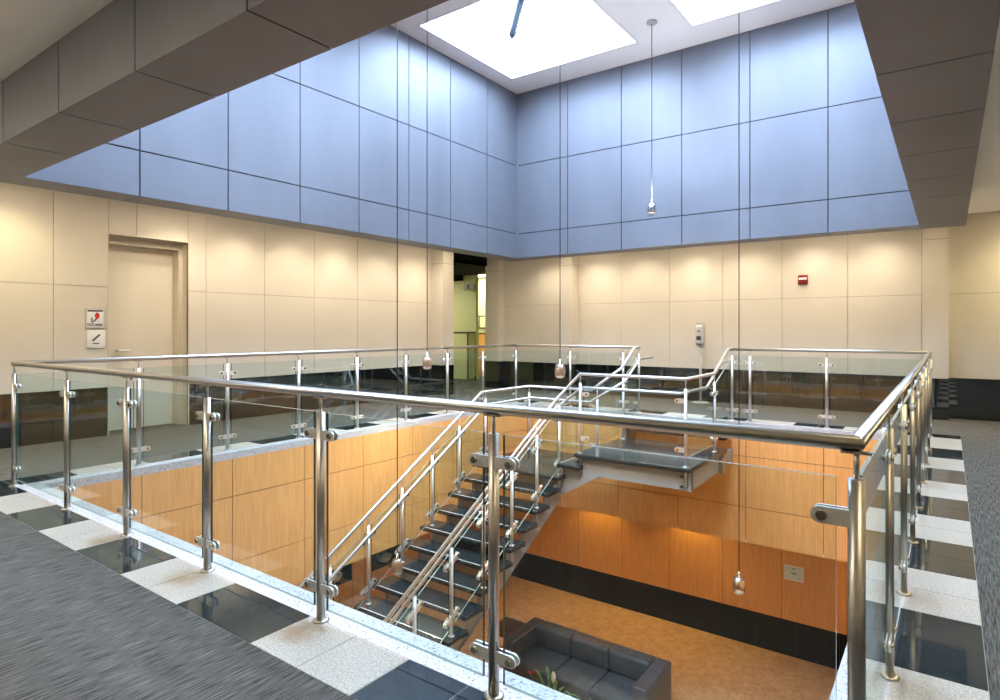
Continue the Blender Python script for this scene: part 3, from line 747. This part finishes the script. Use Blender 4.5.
# front and right-hand guard
A_rail = [(AX, yb0-.15, rz(yb0-.15)), (AX, 5.50, rz(5.50)), (2.42, 5.58, .735), (3.87, 5.58, .735), (3.87, 6.70, .735), (3.87, 7.36, 1.05), (3.87, RY-.03, 1.05)]
hz_ = lambda y: rz(y)-.19
A_hand = [(AX-.085, yb0-.15, hz_(yb0-.15)), (AX-.085, 5.52, hz_(5.52)), (2.40, 5.665, .545), (3.785, 5.665, .545), (3.785, 6.66, .545), (3.785, 7.34, .86), (3.785, 7.80, .86)]
A_posts = flight_posts(AX, (-.085, 0)) + [
    (AX, 5.55, tz(2), (0, 1), SL, (True, False), (-.085, 0)), (2.42, 5.58, ZP, (1, 0), 0, (False, True), (0, .085)),
    (3.87, 5.58, ZP, (1, 0), 0, (True, False), (0, .085)), (3.87, 6.72, ZP, (0, 1), 0, (True, True), (-.085, 0))]
A_pan = flight_panels(AX, 5.55) + [((AX, 5.55), (2.42, 5.58), tz(2), ZP), ((2.42, 5.58), (3.87, 5.58), ZP, ZP), ((3.87, 5.58), (3.87, 6.72), ZP, ZP), ((3.87, 6.72), (3.87, RY-.02), ZP, 0)]
stair_guard('stair railing on the sofa side, wrapping round the front of the upper platform', A_rail, A_hand, A_posts, A_pan, 'stair railings')
B_rail = [(BX_, yb0-.15, rz(yb0-.15)), (BX_, 5.50, rz(5.50)), (BX_, 6.80, rz(5.50)), (1.95, 6.80, rz(5.50)), (2.43, 6.86, .75), (2.43, 7.34, 1.05), (2.43, RY-.03, 1.05)]
B_hand = [(BX_+.085, yb0-.15, hz_(yb0-.15)), (BX_+.085, 5.52, hz_(5.52)), (BX_+.085, 6.715, hz_(5.52)), (1.97, 6.715, hz_(5.52)), (2.515, 6.80, .56), (2.515, 7.36, .88), (2.515, 7.86, .88)]
B_posts = flight_posts(BX_, (.085, 0)) + [
    (BX_, 5.60, tz(2), (0, 1), 0, (True, True), (.085, 0)), (BX_, 6.80, tz(2), (0, 1), 0, (True, False), (.085, -.02)),
    (2.05, 6.80, tz(2), (1, 0), 0, (True, False), (0, -.085)), (2.43, 6.92, ZP, (0, 1), 0, (False, True), (.085, 0))]
B_pan = flight_panels(BX_, 5.60) + [((BX_, 5.60), (BX_, 6.80), tz(2), tz(2)), ((BX_, 6.80), (2.05, 6.80), tz(2), tz(2)), ((2.05, 6.80), (2.43, 6.90), tz(2)+.1, ZP), ((2.43, 6.92), (2.43, RY-.02), ZP, 0)]
stair_guard('stair railing nearest the left wood wall, following the landing to the back floor', B_rail, B_hand, B_posts, B_pan, 'stair railings')

# ------------------------------------------------------------------ pendant lamps on long cables
PEND = [(3.14, 6.31, 2.93, 'chrome', 'highest pendant lamp, hanging in front of the grey metal panels'),
        (2.80, 4.40, .78, 'bronze', 'pendant lamp hanging level with the back railing, beside the pier'),
        (.98, 4.10, .83, 'bronze', 'pendant lamp hanging just left of the corridor opening, at railing height'),
        (4.75, 4.63, -1.32, 'chrome', 'low pendant lamp hanging before the brown lower wall, beside the framed notice'),
        (1.75, 2.81, -1.24, 'bronze', 'low pendant lamp hanging over the lower stair treads')]
for x, y_, z, mat, lab in PEND:
    spot(x, y_, z-.03, 45 if z < 0 else 60, (1.0, .80, .58), 120 if z < 0 else 172, radius=.05)  # lamp added below each pendant to brighten the wood faces and floor
    if z > 2: spot(x+.07, y_, z+.20, 60, (.84, .88, 1.0), 165, target=(x+.07, y_, z+2), radius=.06)      # added uplight that brightens the lantern ceiling
    t = thing('pendant_lamp', lab, 'lamp', (x, y_, z), 0, 'pendant lamps')
    m = MB(); m.cyl((0, 0, .19), (0, 0, Z_SKY-.03-z), .005, n=8); m.build('cable', 'wire', t)
    m = MB(); m.lathe([(.02, -.03), (.07, -.028), (.072, -.005), (.06, 0)], (0, 0, Z_SKY-z), 24); m.build('canopy', 'grey_plastic', t)
    m = MB(); m.lathe([(.004, .215), (.011, .21), (.013, .168), (.034, .158)], n=20); m.build('cap', 'chrome', t)
    m = MB(); m.lathe([(.032, .158), (.050, .138), (.059, .10), (.060, .055), (.054, .02)], n=24)
    sh = m.build('shade', mat, t)
    m = MB()
    for k in range(8):
        a = 2*PI*k/8; m.cyl((.040*math.cos(a), .040*math.sin(a), .142), (.048*math.cos(a), .048*math.sin(a), .152), .008, n=8)
    m.build('vent_hole', 'dark_plastic', sh)
    m = MB(); m.lathe([(.053, .02), (.050, .006), (.034, -.006), (.002, -.012)], n=20); m.build('lens', 'pendant_glass', t)

# ------------------------------------------------------------------ sofa, side table and plant in the lower hall
SXa, SXb, SYa, SYb = .75, 3.16, 6.08, 7.02
t = thing('sofa', 'dark grey three seat leather sofa with square arms in the lower hall', 'sofa', ((SXa+SXb)/2, (SYa+SYb)/2, ZF))
w = (SXb-SXa)/2; d = (SYb-SYa)/2; aw = .22
for s_ in (-1, 1):
    m = MB(); x0, x1 = (s_*w, s_*(w-aw)); m.rbox((min(x0, x1), -d, .06), (max(x0, x1), d, .73), .03); m.build('arm', 'leather', t)
m = MB(); m.rbox((-w+aw, -d+.03, .10), (w-aw, d, .28), .015); m.build('base', 'leather', t)
m = MB(); m.rbox((-w+aw, d-.20, .12), (w-aw, d, .73), .03); m.build('back', 'leather', t)
cw = (2*w-2*aw)/3
for k in range(3):
    x0 = -w+aw+k*cw
    m = MB(); m.rbox((x0+.004, -d+.0, .28), (x0+cw-.004, d-.28, .44), .035); m.build('seat_cushion', 'leather', t)
    m = MB(); m.rbox((x0+.004, d-.33, .43), (x0+cw-.004, d-.16, .76), .05); m.build('back_cushion', 'leather', t)
for sx_ in (-1, 1):
    for sy_ in (-1, 1):
        m = MB(); m.cyl((sx_*(w-.1), sy_*(d-.1), 0), (sx_*(w-.1), sy_*(d-.1), .07), .025, n=12); m.build('foot', 'steel', t)
t = thing('side_table', 'dark brown square side table beside the grey sofa', 'table', (.36, 6.85, ZF))
m = MB(); m.rbox((-.28, -.28, .44), (.28, .28, .50), .008, seg=1); m.build('top', 'dark_wood', t)
for a in (-1, 1):
    for b in (-1, 1):
        m = MB(); m.box((a*.25-.025, b*.25-.025, 0), (a*.25+.025, b*.25+.025, .44)); m.build('leg', 'dark_wood', t)
PLX, PLY = 2.06, 5.42
t = thing('potted_plant', 'strap leaved potted plant with red and white flowers in front of the sofa', 'plant', (PLX, PLY, ZF))
m = MB(); m.lathe([(.16, 0), (.20, .02), (.25, .40), (.27, .46), (.25, .46), (.235, .42), (.002, .41)], n=28); m.build('pot', 'pot', t)
m = MB(); m.lathe([(.235, .40), (.20, .425), (.002, .43)], n=24); m.build('soil', 'soil', t)
def strap(m, a, L, lift, w=.022, z0=.42):
    n = 9; dx, dy = math.cos(a), math.sin(a); px, py = -dy, dx; lft = []; rgt = []; mid = []
    for i in range(n+1):
        f = i/n; r = .03 + L*f*(1-.12*f); z = z0 + lift*math.sin(min(f*1.25, 1.2)*PI/1.7) - .10*f*f*L*2
        ww = w*math.sin(PI*(.12+.86*f))
        lft.append((r*dx+px*ww, r*dy+py*ww, z)); rgt.append((r*dx-px*ww, r*dy-py*ww, z)); mid.append((r*dx, r*dy, z-.006))
    for i in range(n):
        m.quad([lft[i], lft[i+1], mid[i+1], mid[i]], 0, True); m.quad([mid[i], mid[i+1], rgt[i+1], rgt[i]], 0, True)
for k in range(13):
    m = MB(); strap(m, 2*PI*k/13 + random.uniform(-.2, .2), random.uniform(.36, .60), random.uniform(.20, .46)); m.build('leaf', 'leaf', t)
def flower(x, y_, z, mat, kind):
    m = MB(); m.tube([(x*.3, y_*.3, .42), (x*.8, y_*.8, z-.12), (x, y_, z)], .006, 8); s_ = m.build('flower_stem', 'leaf', t)
    m = MB()
    if kind == 'spathe': m.lathe([(.008, -.01), (.03, .03), (.036, .07), (.03, .11), (.012, .145), (.002, .15)], (x, y_, z), 14)
    else:
        for k in range(7):
            a = 2*PI*k/7; m.cyl((x, y_, z), (x+.05*math.cos(a), y_+.05*math.sin(a), z+.03+.015*(k % 2)), .008, .003, 6)
    m.build('bloom', mat, s_)
flower(.02, .02, .78, 'petal_white', 'spathe'); flower(-.33, -.02, .80, 'petal_red', 'spray'); flower(-.29, .07, .76, 'petal_red', 'spray'); flower(.20, -.10, .70, 'petal_orange', 'spray')

# ------------------------------------------------------------------ lamps of the corridors and lower hall, partly added for brightness
def fixture(x, y, z, lab, group):
    m = MB(); m.lathe([(.055, -.004), (.075, -.006), (.078, 0), (.05, 0)], n=20, mi=0); m.lathe([(.05, -.002), (.05, 0)], n=20, mi=1)
    o = m.build('recessed_downlight', ['white_plastic', 'lamp_lens'], None, (x, y, z)); tag(o, lab, 'light', group)
GL = 'small round recessed downlight in the white corridor ceiling close to the cream wall'
for k, y_ in enumerate([-.43, .50, 2.37, 3.30, 4.22, 5.15, 6.10, 7.0]):
    fixture(WL+.48, y_, ZC, GL, 'corridor downlights'); spot(WL+.48, y_, ZC-.02, 30 if y_ > 1 else 27, WARM if y_ > 1 else YEL, 125)
for x in [-.5, .63, 1.61, 2.61, 3.61, 4.61, 5.6, 7.4]:
    fixture(x, WB-.48, ZC, GL, 'corridor downlights'); spot(x, WB-.48, ZC-.02, 30 if x < 6.5 else 34, WARM if x < 6.5 else YEL, 125)
for x in [.62, 2.60]:
    fixture(x, WB-.16, ZL, 'small round recessed downlight washing the brown lower wall', 'lower hall downlights'); spot(x, WB-.16, ZL-.03, 50, (1.0, .60, .12), 105)
for x in [.5, 3.2, 5.9]:  # soffit lamps added out of view to brighten the lower hall
    fixture(x, 8.6, ZL, 'small round recessed downlight added unseen in the lower hall soffit', 'lower hall downlights'); spot(x, 8.6, ZL-.03, 9, (1.0, .86, .68), 160)
for x, y_ in [(-1.8, 1.5), (-1.8, 4.5), (-1.8, 7), (7.2, 1.5), (7.2, 4.5), (1.5, -1.2), (4.5, -1.2)]:  # more added soffit lamps for general light on the lower floor
    fixture(x, y_, ZL, 'small round recessed downlight added unseen in the lower hall soffit', 'lower hall downlights'); spot(x, y_, ZL-.03, 34, (1.0, .86, .68), 160, radius=.25)
NEUT = (1.0, .95, .86)
def troffer(x, y, w, d, power, col):  # added ceiling lights, out of view, that lift the corridor brightness
    t = thing('ceiling_light', 'flat rectangular troffer light added unseen to the white corridor ceiling', 'light', (x, y, ZC), 0, 'added corridor troffer lights')
    m = MB(); m.box((-w/2-.03, -d/2-.03, -.012), (w/2+.03, d/2+.03, 0)); m.build('frame', 'white_plastic', t)
    m = MB(); m.box((-w/2, -d/2, -.016), (w/2, d/2, -.012)); m.build('lens', 'lamp_lens', t)
    area(x, y, ZC-.02, w, d, power, col)
for y_ in (.3, 2.6, 4.9, 7.2): troffer(-1.05, y_, .5, 1.1, 3, NEUT)
for x in (.6, 2.8, 5.0): troffer(x, 8.55, 1.1, .5, 3, NEUT)
for y_ in (-1.0, 2.2, 5.4, 8.4): troffer(7.75, y_, .5, 1.1, 4.5, YEL)
for x in (-.9, 1.5, 3.9): troffer(x, -2.2, 1.1, .5, 7, NEUT)
